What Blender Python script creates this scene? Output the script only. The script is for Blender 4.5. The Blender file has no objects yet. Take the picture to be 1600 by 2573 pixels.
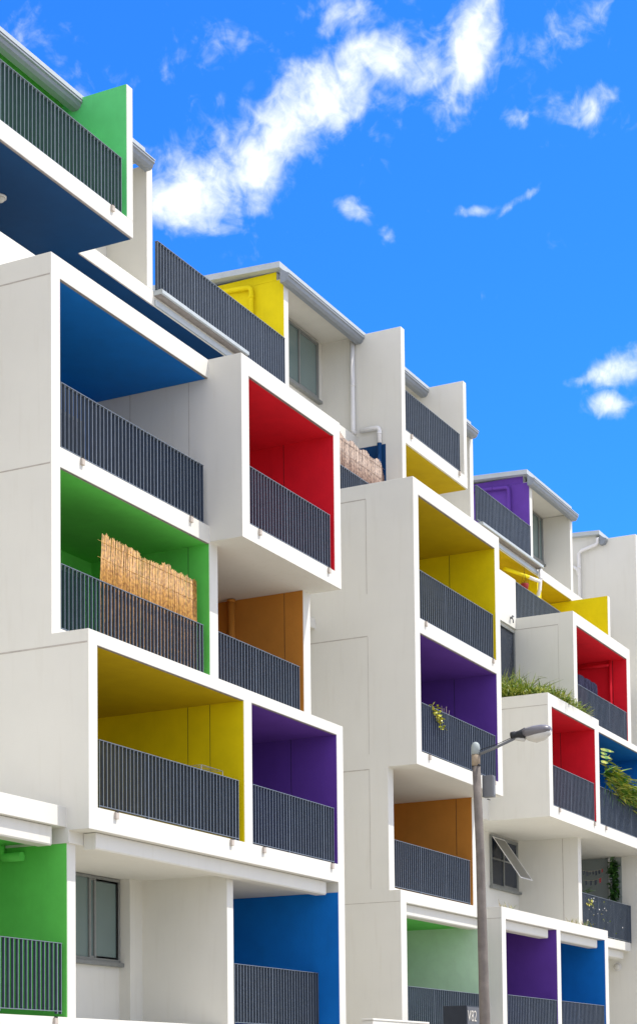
import bpy, bmesh, math, random
from mathutils import Vector, Matrix
random.seed(7)
C = bpy.context.scene.collection
R_ = math.radians
# ------------------------------------------------------------------ camera
cam_d = bpy.data.cameras.new('camera')
cam = bpy.data.objects.new('camera', cam_d); C.objects.link(cam)
right = Vector((0.454223419, -0.890827325, -0.010380848))
up = Vector((-0.049072178, -0.036652547, 0.998122494))
fwd = Vector((0.889535276, 0.452861201, 0.060363282))
m = Matrix((right, up, -fwd)).transposed().to_4x4(); m.translation = Vector((0, 0, 1.6))
cam.matrix_world = m
cam_d.sensor_fit = 'HORIZONTAL'; cam_d.sensor_width = 36.0
cam_d.lens = 4592.83 / 1600 * 36.0
cam_d.shift_x = 0.0; cam_d.shift_y = (2460.85 - 1286.5) / 1600
cam_d.clip_end = 3000; cam_d.clip_start = 0.1
bpy.context.scene.camera = cam
# ------------------------------------------------------------------ world
SUN = Vector((0.54, -1.0, 1.85)).normalized()
w = bpy.data.worlds.new('World'); bpy.context.scene.world = w; w.use_nodes = True
nt = w.node_tree; N = nt.nodes; L = nt.links; N.clear()
def nd(t, **k):
    n = N.new(t)
    for a, b in k.items(): setattr(n, a, b)
    return n
def mth(op, a, b=None, c=None, clamp=False):
    n = nd('ShaderNodeMath', operation=op); n.use_clamp = clamp
    for i, v in enumerate((a, b, c)):
        if v is None: continue
        if isinstance(v, (int, float)): n.inputs[i].default_value = v
        else: L.new(v, n.inputs[i])
    return n.outputs[0]
sky = nd('ShaderNodeTexSky'); sky.sky_type = 'NISHITA'; sky.sun_disc = False
sky.sun_elevation = math.asin(SUN.z); sky.sun_rotation = math.atan2(SUN.x, SUN.y)
sky.air_density = 1.0; sky.dust_density = 0.6; sky.ozone_density = 2.0
tint = nd('ShaderNodeMix', data_type='RGBA', blend_type='MULTIPLY'); tint.inputs[0].default_value = 1.0
L.new(sky.outputs[0], tint.inputs[6]); tint.inputs[7].default_value = (0.145, 0.665, 1.6, 1)
tc = nd('ShaderNodeTexCoord')
vn = nd('ShaderNodeVectorMath', operation='NORMALIZE'); L.new(tc.outputs['Generated'], vn.inputs[0])
c0 = Vector((0.79882707, 0.40209957, 0.44742737)).normalized()
e1 = (right - c0 * right.dot(c0)).normalized(); e2 = e1.cross(c0) * -1
if e2.z < 0: e2 = -e2
def dot(v):
    n = nd('ShaderNodeVectorMath', operation='DOT_PRODUCT'); L.new(vn.outputs[0], n.inputs[0]); n.inputs[1].default_value = v
    return n.outputs['Value']
da, db, dc = dot(e1), dot(e2), dot(c0)
front = mth('GREATER_THAN', dc, 0.05)
A_ = mth('DIVIDE', da, mth('MAXIMUM', dc, 0.05)); B_ = mth('DIVIDE', db, mth('MAXIMUM', dc, 0.05))
def sky_dir(u, v):      # direction of a point of the sky, expressed in the (A_, B_) tangent frame of the sky
    d = right * ((u - 800) / 4592.83) + up * (-(v - 2460.85) / 4592.83) + fwd
    return d.dot(e1) / d.dot(c0), d.dot(e2) / d.dot(c0)
def noise(scale, detail, rough, off=(0, 0, 0), dist=0.0):
    mp = nd('ShaderNodeMapping'); L.new(vn.outputs[0], mp.inputs[0]); mp.inputs['Location'].default_value = off
    n = nd('ShaderNodeTexNoise'); L.new(mp.outputs[0], n.inputs['Vector'])
    n.inputs['Scale'].default_value = scale; n.inputs['Detail'].default_value = detail
    n.inputs['Roughness'].default_value = rough; n.inputs['Distortion'].default_value = dist
    return n.outputs[0]
n1 = noise(30, 9, 0.56, (0, 0, 0), 0.55); n2 = noise(105, 5, 0.55, (3, 1, 2), 0.7)
wob = mth('SUBTRACT', noise(14, 3, 0.5, (9, 2, 5)), 0.5)
Aw = mth('ADD', A_, mth('MULTIPLY', wob, 0.03)); Bw = mth('ADD', B_, mth('MULTIPLY', mth('SUBTRACT', noise(14, 3, 0.5, (1, 7, 3)), 0.5), 0.03))
# cloud banks: centre, half axes, tilt, weight
blobs = [(470, 440, 110, 95, 10, 1.0), (600, 380, 140, 95, 25, .92), (740, 310, 120, 90, 35, .92), (870, 230, 110, 85, 50, .95),
         (960, 140, 120, 70, 20, .8), (1080, 150, 100, 40, 20, .85), (1175, 90, 55, 115, -25, 1.0), (900, 40, 140, 60, 0, .7),
         (1490, 272, 58, 46, -10, .95), (1390, 265, 60, 60, 0, .45), (1560, 930, 75, 34, 35, .84), (1480, 965, 40, 20, 25, .72), (1535, 1030, 48, 24, 10, .80), (880, 545, 44, 18, -25, .85),
         (1200, 515, 50, 16, 10, .70), (1300, 490, 60, 14, 30, .66), (560, 120, 150, 50, 20, .42), (150, 160, 140, 60, -40, .62), (560, 560, 90, 60, -45, .50), (1370, 70, 120, 60, 10, .50), (560, 250, 90, 40, -10, .50),
         (960, 600, 30, 20, 0, .5), (200, 200, 120, 50, 0, .45), (420, 520, 90, 50, 0, .55), (1300, 280, 30, 20, 0, .5), (30, 100, 100, 60, 0, .5), (660, 400, 100, 70, 30, .85), (800, 270, 90, 90, 40, .85), (1020, 60, 90, 50, 0, .7), (500, 330, 110, 50, 20, .6), (410, 500, 80, 60, 0, .75)]
tot = None
for (u, v, ru, rv, tilt, wt) in blobs:
    a0, b0 = sky_dir(u, v); t = R_(tilt); ra, rb = ru / 4592.83 * 1.15, rv / 4592.83 * 1.15
    x = mth('SUBTRACT', Aw, a0); y = mth('SUBTRACT', Bw, b0)
    xx = mth('ADD', mth('MULTIPLY', x, math.cos(t) / ra), mth('MULTIPLY', y, math.sin(t) / ra))
    yy = mth('ADD', mth('MULTIPLY', x, -math.sin(t) / rb), mth('MULTIPLY', y, math.cos(t) / rb))
    g = mth('MULTIPLY', mth('EXPONENT', mth('MULTIPLY', mth('ADD', mth('MULTIPLY', xx, xx), mth('MULTIPLY', yy, yy)), -0.7)), wt)
    tot = g if tot is None else mth('MAXIMUM', tot, g)
fill_cl = mth('MULTIPLY', mth('GREATER_THAN', 0.90, dc), mth('ADD', mth('MULTIPLY', noise(3.0, 5, 0.55, (4, 4, 1)), 1.2), 0.45))  # unseen cloud cover added outside the view as neutral fill light
tot = mth('ADD', mth('MULTIPLY', tot, front), fill_cl)
nn = mth('ADD', mth('MULTIPLY', mth('SUBTRACT', n1, 0.5), 1.9), mth('MULTIPLY', mth('SUBTRACT', n2, 0.5), 0.75))
dens = mth('ADD', tot, mth('MULTIPLY', nn, 0.98))
mr = nd('ShaderNodeMapRange', interpolation_type='SMOOTHSTEP'); L.new(dens, mr.inputs[0])
mr.inputs[1].default_value = 0.33; mr.inputs[2].default_value = 1.42
cm = nd('ShaderNodeMix', data_type='RGBA'); L.new(mr.outputs[0], cm.inputs[0]); L.new(tint.outputs[2], cm.inputs[6])
cc = nd('ShaderNodeMix', data_type='RGBA'); L.new(mth('GREATER_THAN', 0.90, dc), cc.inputs[0]); cc.inputs[6].default_value = (7.2, 7.3, 7.3, 1); cc.inputs[7].default_value = (7.6, 7.4, 7.2, 1); L.new(cc.outputs[2], cm.inputs[7])
bg = nd('ShaderNodeBackground'); L.new(cm.outputs[2], bg.inputs[0]); bg.inputs[1].default_value = 0.12
wo = nd('ShaderNodeOutputWorld'); L.new(bg.outputs[0], wo.inputs[0])
# ------------------------------------------------------------------ sun
sd = bpy.data.lights.new('sun', 'SUN'); sun = bpy.data.objects.new('sun', sd); C.objects.link(sun)
sd.energy = 2.9; sd.angle = R_(0.5); sd.color = (1.0, 0.95, 0.87)
sun.rotation_euler = SUN.to_track_quat('Z', 'Y').to_euler(); sun.location = (20, -20, 40)
vs = bpy.context.scene.view_settings
vs.view_transform = 'Standard'; vs.look = 'None'; vs.exposure = 0.72; vs.gamma = 1.0
bpy.context.scene.cycles.max_bounces = 10; bpy.context.scene.cycles.diffuse_bounces = 6

# ------------------------------------------------------------------ materials
def mat(name, col, rough=0.7, var=0.04, scale=3.0, bump=0.0, bscale=60, metal=0.0, spec=0.3, streak=0.0, col2=None, fine=0.0):
    m = bpy.data.materials.new(name); m.use_nodes = True
    t = m.node_tree; b = t.nodes['Principled BSDF']
    b.inputs['Roughness'].default_value = rough; b.inputs['Metallic'].default_value = metal
    b.inputs['Specular IOR Level'].default_value = spec
    tcn = t.nodes.new('ShaderNodeTexCoord')
    n = t.nodes.new('ShaderNodeTexNoise'); n.inputs['Scale'].default_value = scale; n.inputs['Detail'].default_value = 6; n.inputs['Roughness'].default_value = 0.6
    t.links.new(tcn.outputs['Object'], n.inputs['Vector'])
    r = t.nodes.new('ShaderNodeValToRGB'); r.color_ramp.elements[0].position = 0.3; r.color_ramp.elements[1].position = 0.7
    c2 = col2 or tuple(c * (1 - var * 2.0) for c in col)
    r.color_ramp.elements[0].color = (*c2, 1); r.color_ramp.elements[1].color = (*[min(1, c * (1 + var * .5)) for c in col], 1)
    t.links.new(n.outputs[0], r.inputs[0]); out = r.outputs[0]
    if streak:
        mp = t.nodes.new('ShaderNodeMapping'); mp.inputs['Scale'].default_value = (5.0, 5.0, 0.45)
        t.links.new(tcn.outputs['Object'], mp.inputs[0])
        n3 = t.nodes.new('ShaderNodeTexNoise'); n3.inputs['Scale'].default_value = 1.6; n3.inputs['Detail'].default_value = 5
        t.links.new(mp.outputs[0], n3.inputs['Vector'])
        mr3 = t.nodes.new('ShaderNodeMapRange'); mr3.inputs[1].default_value = 0.56; mr3.inputs[2].default_value = 0.80; mr3.inputs[4].default_value = streak
        t.links.new(n3.outputs[0], mr3.inputs[0])
        mx = t.nodes.new('ShaderNodeMix'); mx.data_type = 'RGBA'; mx.blend_type = 'MULTIPLY'
        t.links.new(mr3.outputs[0], mx.inputs[0]); t.links.new(out, mx.inputs[6]); mx.inputs[7].default_value = (0.78, 0.74, 0.68, 1)
        out = mx.outputs[2]
    t.links.new(out, b.inputs['Base Color'])
    if bump:
        nb = t.nodes.new('ShaderNodeTexNoise'); nb.inputs['Scale'].default_value = bscale; nb.inputs['Detail'].default_value = 4
        t.links.new(tcn.outputs['Object'], nb.inputs['Vector'])
        bp = t.nodes.new('ShaderNodeBump'); bp.inputs['Strength'].default_value = bump; bp.inputs['Distance'].default_value = 0.01
        t.links.new(nb.outputs[0], bp.inputs['Height']); t.links.new(bp.outputs[0], b.inputs['Normal'])
    return m
def paint(name, col): return mat(name, col, 0.7, 0.05, 2.2, 0.12, 70, streak=0.22, spec=0.18)
M = {}
M['white'] = mat('white_render', (0.68, 0.665, 0.60), 0.75, 0.02, 0.9, 0.12, 45, streak=0.22)
M['joint'] = mat('sealant_joint', (0.47, 0.43, 0.38), 0.85, 0.1, 8)
M['drip'] = mat('raw_soffit_edge', (0.30, 0.27, 0.25), 0.85, 0.12, 8)
M['soffit'] = mat('soffit_render', (0.64, 0.62, 0.56), 0.8, 0.04, 1.5, 0.1, 50)
M['green'] = paint('green_paint', (0.135, 0.60, 0.10))
M['pale'] = paint('white_paint_green_bounce', (0.58, 0.78, 0.56))  # white wall with reflected green light put into its colour
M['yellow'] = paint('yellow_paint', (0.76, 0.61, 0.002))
M['yellow_shaded'] = paint('yellow_paint_shaded', (0.50, 0.355, 0.003))  # the yellow darkened for ceilings and soffits, shade put into the colour
M['blue_shaded'] = paint('blue_paint_shaded', (0.003, 0.045, 0.14))  # the blue darkened for the upper soffit and fin, shade painted in
M['green_skylit'] = paint('green_paint_skylit', (0.12, 0.56, 0.20))  # cooler green for the top fin, sky light put into its colour
M['red'] = paint('red_paint', (0.74, 0.014, 0.03))
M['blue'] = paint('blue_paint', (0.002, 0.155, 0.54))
M['purple'] = paint('purple_paint', (0.125, 0.048, 0.33))
M['orange'] = paint('ochre_paint', (0.52, 0.215, 0.035))
M['steel'] = mat('galvanised_steel', (0.053, 0.074, 0.108), 0.45, 0.10, 9, metal=0.0, spec=0.5)
M['steel_sunlit'] = mat('galvanised_steel_sunlit', (0.155, 0.185, 0.225), 0.4, 0.08, 9, spec=0.5)  # lighter copy of the blade steel, sunlight put into the colour
M['gutter'] = mat('grey_gutter', (0.22, 0.245, 0.27), 0.4, 0.05, 5, spec=0.5)
M['roof'] = mat('pale_metal_roof', (0.44, 0.48, 0.49), 0.45, 0.05, 5, spec=0.4)
M['frame'] = mat('aluminium_frame', (0.24, 0.25, 0.24), 0.4, 0.05, 7, metal=0.3)
M['pipe'] = mat('white_pipe', (0.76, 0.75, 0.73), 0.45, 0.04, 6)
M['spout'] = mat('spout_clay', (0.50, 0.44, 0.38), 0.7, 0.06, 9)
M['dark'] = mat('dark_interior', (0.025, 0.028, 0.03), 0.8, 0.2, 3)
M['grey'] = mat('painted_grey_metal', (0.17, 0.175, 0.18), 0.5, 0.06, 8)
M['concrete'] = mat('pale_concrete', (0.44, 0.41, 0.35), 0.9, 0.08, 0.8, 0.3, 30)
M['asphalt'] = mat('asphalt', (0.055, 0.055, 0.057), 0.9, 0.15, 4, 0.5, 60)
M['kerb'] = mat('kerb_concrete', (0.40, 0.39, 0.37), 0.9, 0.08, 3, 0.3, 30)
M['line'] = mat('road_paint', (0.75, 0.75, 0.72), 0.7, 0.06, 9)
M['timber'] = mat('weathered_pole', (0.19, 0.165, 0.145), 0.8, 0.16, 5, 0.4, 40)
M['polecap'] = mat('pole_cap', (0.34, 0.38, 0.37), 0.5, 0.06, 8)
M['signdark'] = mat('sign_black', (0.022, 0.028, 0.040), 0.5, 0.1, 6)
M['signface'] = mat('sign_grey', (0.10, 0.105, 0.115), 0.5, 0.1, 6)
M['letters'] = mat('sign_letters', (0.62, 0.58, 0.50), 0.5, 0.04, 6)
M['housing'] = mat('lamp_housing', (0.18, 0.175, 0.19), 0.35, 0.06, 9, metal=0.3)
M['black'] = mat('black_plastic', (0.02, 0.022, 0.025), 0.45, 0.1, 8)
def glassy(name, col, rough=0.08, alpha=None):
    m = bpy.data.materials.new(name); m.use_nodes = True; b = m.node_tree.nodes['Principled BSDF']
    t = m.node_tree; n = t.nodes.new('ShaderNodeTexNoise'); n.inputs['Scale'].default_value = 1.2
    r = t.nodes.new('ShaderNodeValToRGB'); r.color_ramp.elements[0].color = (*[c * .8 for c in col], 1); r.color_ramp.elements[1].color = (*col, 1)
    tcn = t.nodes.new('ShaderNodeTexCoord'); t.links.new(tcn.outputs['Object'], n.inputs['Vector'])
    t.links.new(n.outputs[0], r.inputs[0]); t.links.new(r.outputs[0], b.inputs['Base Color'])
    b.inputs['Roughness'].default_value = rough; b.inputs['Specular IOR Level'].default_value = 0.6
    return m
M['glass'] = glassy('window_glass', (0.15, 0.21, 0.20), 0.12)
M['glassdark'] = glassy('dark_glass', (0.03, 0.038, 0.055), 0.25)
M['glassdark'].node_tree.nodes['Principled BSDF'].inputs['Specular IOR Level'].default_value = .15
M['tinted'] = glassy('tinted_sash_glass', (0.20, 0.195, 0.17), 0.3)
M['greywall'] = paint('grey_green_dark', (0.27, 0.30, 0.285))  # darker tone for the rear and side walls of the corner recess
M['stucco'] = paint('cap_ochre', (0.34, 0.27, 0.19))
M['lens'] = glassy('lamp_lens', (0.62, 0.60, 0.54), 0.15)
def leafmat(name, c1, c2, sc=9):
    m = bpy.data.materials.new(name); m.use_nodes = True; t = m.node_tree; b = t.nodes['Principled BSDF']
    n = t.nodes.new('ShaderNodeTexNoise'); n.inputs['Scale'].default_value = sc; n.inputs['Detail'].default_value = 2
    tcn = t.nodes.new('ShaderNodeTexCoord'); t.links.new(tcn.outputs['Object'], n.inputs['Vector'])
    r = t.nodes.new('ShaderNodeValToRGB'); r.color_ramp.elements[0].position = .38; r.color_ramp.elements[1].position = .62
    r.color_ramp.elements[0].color = (*c1, 1); r.color_ramp.elements[1].color = (*c2, 1)
    t.links.new(n.outputs[0], r.inputs[0]); t.links.new(r.outputs[0], b.inputs['Base Color'])
    b.inputs['Roughness'].default_value = .45
    return m
M['shrub'] = leafmat('spiky_foliage', (0.10, 0.19, 0.015), (0.36, 0.38, 0.055))
M['strap'] = leafmat('strap_leaves', (0.07, 0.21, 0.02), (0.44, 0.44, 0.06), 5)
M['ivy'] = leafmat('ivy_leaves', (0.012, 0.06, 0.012), (0.05, 0.14, 0.02))
M['vine'] = leafmat('yellow_vine', (0.22, 0.28, 0.01), (0.60, 0.52, 0.03), 12)
M['dry'] = leafmat('dry_weeds', (0.30, 0.22, 0.12), (0.48, 0.40, 0.24))
M['reed'] = leafmat('golden_reed', (0.30, 0.125, 0.014), (0.58, 0.30, 0.05), 16)
M['reedgrey'] = leafmat('weathered_reed', (0.13, 0.07, 0.045), (0.36, 0.235, 0.165), 16)
M['petal'] = mat('white_petals', (0.7, 0.7, 0.66), 0.5)
M['flagred'] = mat('faded_red_cloth', (0.30, 0.03, 0.035), 0.8)
M['flagdark'] = mat('dark_cloth', (0.03, 0.035, 0.045), 0.8)
M['sheet'] = mat('patterned_cloth', (0.030, 0.030, 0.055), 0.95, 0.4, 14, col2=(0.010, 0.010, 0.020), spec=0.02)

# ------------------------------------------------------------------ helpers
class MB:
    def __init__(s): s.v = []; s.f = []; s.mi = []; s.ms = []; s.sm = []
    def _m(s, m):
        if m not in s.ms: s.ms.append(m)
        return s.ms.index(m)
    def face(s, pts, m, smooth=False):
        k = len(s.v); s.v += [tuple(p) for p in pts]; s.f.append(tuple(range(k, k + len(pts)))); s.mi.append(s._m(m)); s.sm.append(smooth)
    def box(s, x0, x1, y0, y1, z0, z1, m):
        k = len(s.v); i = s._m(m)
        s.v += [(x0, y0, z0), (x1, y0, z0), (x1, y1, z0), (x0, y1, z0), (x0, y0, z1), (x1, y0, z1), (x1, y1, z1), (x0, y1, z1)]
        for q in ((0, 3, 2, 1), (4, 5, 6, 7), (0, 1, 5, 4), (1, 2, 6, 5), (2, 3, 7, 6), (3, 0, 4, 7)):
            s.f.append(tuple(k + a for a in q)); s.mi.append(i); s.sm.append(False)
    def prism_x(s, prof, x0, x1, m):      # profile of (y, z) pairs extruded along x
        n = len(prof); k = len(s.v); i = s._m(m)
        s.v += [(x0, y, z) for y, z in prof] + [(x1, y, z) for y, z in prof]
        for a in range(n):
            b = (a + 1) % n; s.f.append((k + a, k + n + a, k + n + b, k + b)); s.mi.append(i); s.sm.append(False)
        s.f.append(tuple(k + a for a in range(n))); s.f.append(tuple(k + n + a for a in reversed(range(n)))); s.mi += [i, i]; s.sm += [False, False]
    def tube(s, path, r, m, n=12, cap=True, sc=(1, 1)):
        path = [Vector(p) for p in path]; rs = r if isinstance(r, (list, tuple)) else [r] * len(path)
        k = len(s.v); i = s._m(m); prev = None
        for j, p in enumerate(path):
            t = (path[min(j + 1, len(path) - 1)] - path[max(j - 1, 0)]).normalized()
            if prev is None:
                a = t.orthogonal().normalized()
                if abs(t.z) < .9: a = (Vector((0, 0, 1)) - t * t.z).normalized()
            else: a = (prev - t * prev.dot(t)).normalized()
            prev = a; b = t.cross(a)
            for q in range(n):
                an = 2 * math.pi * q / n; s.v.append(tuple(p + (a * math.cos(an) * sc[0] + b * math.sin(an) * sc[1]) * rs[j]))
        for j in range(len(path) - 1):
            for q in range(n):
                q2 = (q + 1) % n; s.f.append((k + j * n + q, k + j * n + q2, k + (j + 1) * n + q2, k + (j + 1) * n + q)); s.mi.append(i); s.sm.append(True)
        if cap:
            s.f.append(tuple(k + q for q in reversed(range(n)))); s.f.append(tuple(k + (len(path) - 1) * n + q for q in range(n))); s.mi += [i, i]; s.sm += [False, False]
    def leaf(s, p, d, length, width, m, droop=0.4, seg=3, side=None):
        p = Vector(p); d = Vector(d).normalized(); side = side or d.cross(Vector((random.uniform(-.4, .4), random.uniform(-.4, .4), 1))).normalized()
        pts = []; cur = p.copy(); dd = d.copy()
        for j in range(seg + 1):
            t = j / seg; wd = width * (math.sin(math.pi * min(1, t * .82 + .16)) ** .8) * .5
            if j == seg: wd = .0015
            pts.append((cur - side * wd, cur + side * wd)); dd = (dd + Vector((0, 0, -droop / seg))).normalized(); cur = cur + dd * length / seg
        k = len(s.v); i = s._m(m)
        for a, b in pts: s.v += [tuple(a), tuple(b)]
        for j in range(seg): s.f.append((k + 2 * j, k + 2 * j + 1, k + 2 * j + 3, k + 2 * j + 2)); s.mi.append(i); s.sm.append(False)
    def build(s, name, parent=None, bevel=0, label=None, off=None):
        me = bpy.data.meshes.new(name); vv = s.v if off is None else [tuple(Vector(v) - Vector(off)) for v in s.v]
        me.from_pydata(vv, [], s.f); me.update()
        for q in s.ms: me.materials.append(M[q])
        for p, i, sm in zip(me.polygons, s.mi, s.sm): p.material_index = i; p.use_smooth = sm
        o = bpy.data.objects.new(name, me); C.objects.link(o)
        if off is not None and parent is None: o.location = off
        if parent: o.parent = parent
        if label: o['label'] = label
        if bevel:
            b = o.modifiers.new('edge', 'BEVEL'); b.width = bevel; b.segments = 2; b.limit_method = 'ANGLE'; b.angle_limit = R_(40); b.harden_normals = False
        return o
def thing(name, label, cat, loc=(0, 0, 0), group=None):
    o = bpy.data.objects.new(name, None); C.objects.link(o); o.location = loc
    o['label'] = label; o['category'] = cat
    if group: o['group'] = group
    return o
def tag(o, label, cat, group=None):
    o['label'] = label; o['category'] = cat
    if group: o['group'] = group
    return o
def solid(name, adds, cuts, parent, m='white', bevel=0.012, label=None):
    """union of boxes minus boxes, as one clean surface"""
    allb = adds + cuts
    xs = sorted({round(v, 4) for b in allb for v in b[0:2]}); ys = sorted({round(v, 4) for b in allb for v in b[2:4]}); zs = sorted({round(v, 4) for b in allb for v in b[4:6]})
    def inside(bs, x, y, z): return any(b[0] < x < b[1] and b[2] < y < b[3] and b[4] < z < b[5] for b in bs)
    nx, ny, nz = len(xs) - 1, len(ys) - 1, len(zs) - 1
    S = {}
    for i in range(nx):
        for j in range(ny):
            for k in range(nz):
                c = ((xs[i] + xs[i + 1]) / 2, (ys[j] + ys[j + 1]) / 2, (zs[k] + zs[k + 1]) / 2)
                S[i, j, k] = inside(adds, *c) and not inside(cuts, *c)
    bm = bmesh.new(); vc = {}
    def V(i, j, k):
        if (i, j, k) not in vc: vc[i, j, k] = bm.verts.new((xs[i], ys[j], zs[k]))
        return vc[i, j, k]
    for (i, j, k), f in S.items():
        if not f: continue
        for d, q in (((-1, 0, 0), ((0, 0, 0), (0, 0, 1), (0, 1, 1), (0, 1, 0))), ((1, 0, 0), ((1, 0, 0), (1, 1, 0), (1, 1, 1), (1, 0, 1))),
                     ((0, -1, 0), ((0, 0, 0), (1, 0, 0), (1, 0, 1), (0, 0, 1))), ((0, 1, 0), ((0, 1, 0), (0, 1, 1), (1, 1, 1), (1, 1, 0))),
                     ((0, 0, -1), ((0, 0, 0), (0, 1, 0), (1, 1, 0), (1, 0, 0))), ((0, 0, 1), ((0, 0, 1), (1, 0, 1), (1, 1, 1), (0, 1, 1)))):
            if not S.get((i + d[0], j + d[1], k + d[2]), False):
                bm.faces.new([V(i + a, j + b, k + c) for a, b, c in q])
    bmesh.ops.dissolve_limit(bm, angle_limit=R_(1), verts=list(bm.verts), edges=list(bm.edges))
    me = bpy.data.meshes.new(name); bm.to_mesh(me); bm.free(); me.materials.append(M[m])
    o = bpy.data.objects.new(name, me); C.objects.link(o); o.parent = parent
    if label: o['label'] = label
    if bevel:
        b = o.modifiers.new('edge', 'BEVEL'); b.width = bevel; b.segments = 2; b.limit_method = 'ANGLE'; b.angle_limit = R_(40); b.use_clamp_overlap = True
    return o

P0, P1, PF, P5, P6, RW = 16.0, 16.7, 16.43, 18.1, 19.33, 19.3
BLD = thing('apartment_building', 'long white stepped apartment building with brightly coloured box balconies', 'building', (0, 0, 0))

def railing(x0, x1, y, zb, zt, parent=None, pitch=0.112, name='railing', label=None, depth=.060):
    """vertical flat blades between a top and bottom bar, blades face the street edge on"""
    b = MB(); n = max(2, int(round((x1 - x0) / pitch))); st = (x1 - x0) / n
    for i in range(n + 1):
        x = x0 + i * st; heavy = (i % 13 == 0) or i == n
        t = 0.008 if heavy else 0.0048
        xa, xb = max(x0, x - t), min(x1, x + t)
        b.box(xa, xb, y + .004, y + depth, zb + (.0 if not heavy else -.05), zt - .012, 'steel')
        b.box(xa - .0015, xb + .0015, y - .001, y + .0035, zb - (.0 if not heavy else .05), zt - .012, 'steel_sunlit')  # front strip of the blade, painted lighter as if sunlit
    b.box(x0 - .01, x1 + .01, y - .006, y + depth + .004, zt - .010, zt, 'steel_sunlit')
    b.box(x0 - .01, x1 + .01, y - .003, y + depth + .003, zb - .012, zb - .001, 'steel_sunlit')
    return b.build(name, parent, label=label)
def spout(x, yp, z, parent, w_=.08):
    b = MB(); b.box(x - w_ * .5, x + w_ * .5, yp - .045, yp + .05, z - .12, z - .015, 'spout')
    b.box(x - w_ * .5 + .012, x + w_ * .5 - .012, yp - .047, yp - .01, z - .02, z + .004, 'dark')
    return b.build('drain_spout', parent, bevel=.004)
def wallpanel(b, x, y0, y1, z0, z1, col, joints=(), t=.010):
    """paint-faced panels on a wall that looks towards -x at x, split by open joints"""
    ys = [y0] + list(joints) + [y1]
    for i in range(len(ys) - 1):
        b.box(x - t, x + .004, ys[i] + (.008 if i else 0), ys[i + 1] - (.008 if i < len(ys) - 2 else 0), z0, z1, col)
    for j in joints: b.box(x - .002, x + .003, j - .008, j + .008, z0, z1, 'dark')
def balcony(col, x0, x1, yp, z0, z1, yr=RW, rail=None, joints=(17.15,), wcol=None, ccol=None, left=True, back=None, spouts=(), label=None, door=True, ceil=True, inset=.012, raily=None, lip=True, ceilz=None, rdepth=.060):
    wcol = wcol or col; ccol = ccol or {'yellow': 'yellow_shaded'}.get(col, col)
    b = MB()
    if wcol != 'white': wallpanel(b, x1, yp + inset, yr, z0 + .002, z1 - .002, wcol, joints)
    if left: b.box(x0 - .004, x0 + .010, yp + inset, yr, z0 + .002, z1 - .002, wcol)
    b.box(x0 + .01, x1 - .01, yr - .012, yr + .004, z0 + .002, z1 - .002, back or wcol)
    b.box(x0 + .01, x1 - .01, yp + .02, yr - .012, z0 - .003, z0 + .006, 'concrete')
    o = b.build('balcony', BLD, label=label or '%s painted balcony recess' % {'orange': 'ochre', 'pale': 'pale green'}.get(col, col))
    cz = ceilz or z1
    if ceil:
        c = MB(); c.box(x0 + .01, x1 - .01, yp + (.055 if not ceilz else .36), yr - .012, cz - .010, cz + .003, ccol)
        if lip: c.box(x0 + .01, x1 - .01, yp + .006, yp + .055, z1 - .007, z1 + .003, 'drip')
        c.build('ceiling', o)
    if door:
        d = MB(); xa, xb = x0 + .5, x1 - .35; zt = min(z1 - .25, z0 + 2.3)
        fr = .06
        d.box(xa, xb, yr - .06, yr - .013, z0 + .01, z0 + .08, 'frame'); d.box(xa, xb, yr - .06, yr - .013, zt - fr, zt, 'frame')
        for q in range(4):
            x = xa + (xb - xa - fr) * q / 3; d.box(x, x + fr, yr - .055, yr - .013, z0 + .08, zt - fr, 'frame')
        dd = d.build('sliding_door', o); g = MB(); g.box(xa + .02, xb - .02, yr - .04, yr - .02, z0 + .05, zt - .02, 'glassdark'); g.build('pane', o)
    if rail:
        railing(rail[0], rail[1], raily if raily else yp + .02, rail[2], rail[3], o, depth=rdepth)
    for sx in spouts: spout(sx, yp, z0, o)
    return o

# ------------------------------------------------------------------ facade shells
T1 = 14.0
solid('facade_wall', [
    (23.6, 32.62, P0, RW, 5.70, 8.87), (23.6, 28.57, P1, RW, 8.87, 15.10), (28.57, 32.60, P1, RW, 8.87, 11.67), (28.57, 32.63, P0, RW, 11.67, 15.10),
    (32.345, 32.62, P0, RW, 0.12, 5.70), (28.65, 28.88, PF, RW, 0.12, 5.5), (23.63, 23.86, PF, RW, 0.12, 5.75), (T1, 23.6, PF, RW, 5.75, 6.07),
    (T1, 32.345, PF, RW, 2.45, 2.76), (23.6, 32.345, 16.38, RW, 5.50, 5.70), (T1, 36.27, RW, 19.6, 0.12, 15.10), (23.86, 28.25, 18.5, RW, 0.12, 5.5), (28.25, 28.65, 18.25, RW, 0.12, 5.5),
        (32.63, 36.27, 18.45, RW, 11.98, 12.20)],
    [(23.85, 28.57, 15, RW, 6.06, 8.65), (28.86, 32.34, 15, RW, 6.06, 8.66), (23.85, 28.57, 15, RW, 9.0, 11.64), (23.85, 28.57, 15, RW, 11.97, 14.75),
     (28.87, 32.30, 15, 18.7, 8.95, 11.67), (28.85, 32.35, 15, RW, 11.98, 14.76)], BLD)
solid('facade_wall', [
    (36.27, 41.45, P1, RW, 5.95, 8.68), (36.27, 41.45, P0, RW, 8.68, 15.10), (36.27, 41.45, PF, RW, 0.12, 5.95)],
    [(36.55, 41.15, 15, RW, 11.98, 14.76), (36.55, 41.15, 15, RW, 9.0, 11.65), (36.56, 41.15, 15, 18.9, 6.02, 8.68), (36.58, 41.15, 15, RW, 2.78, 5.68)], BLD)
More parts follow.
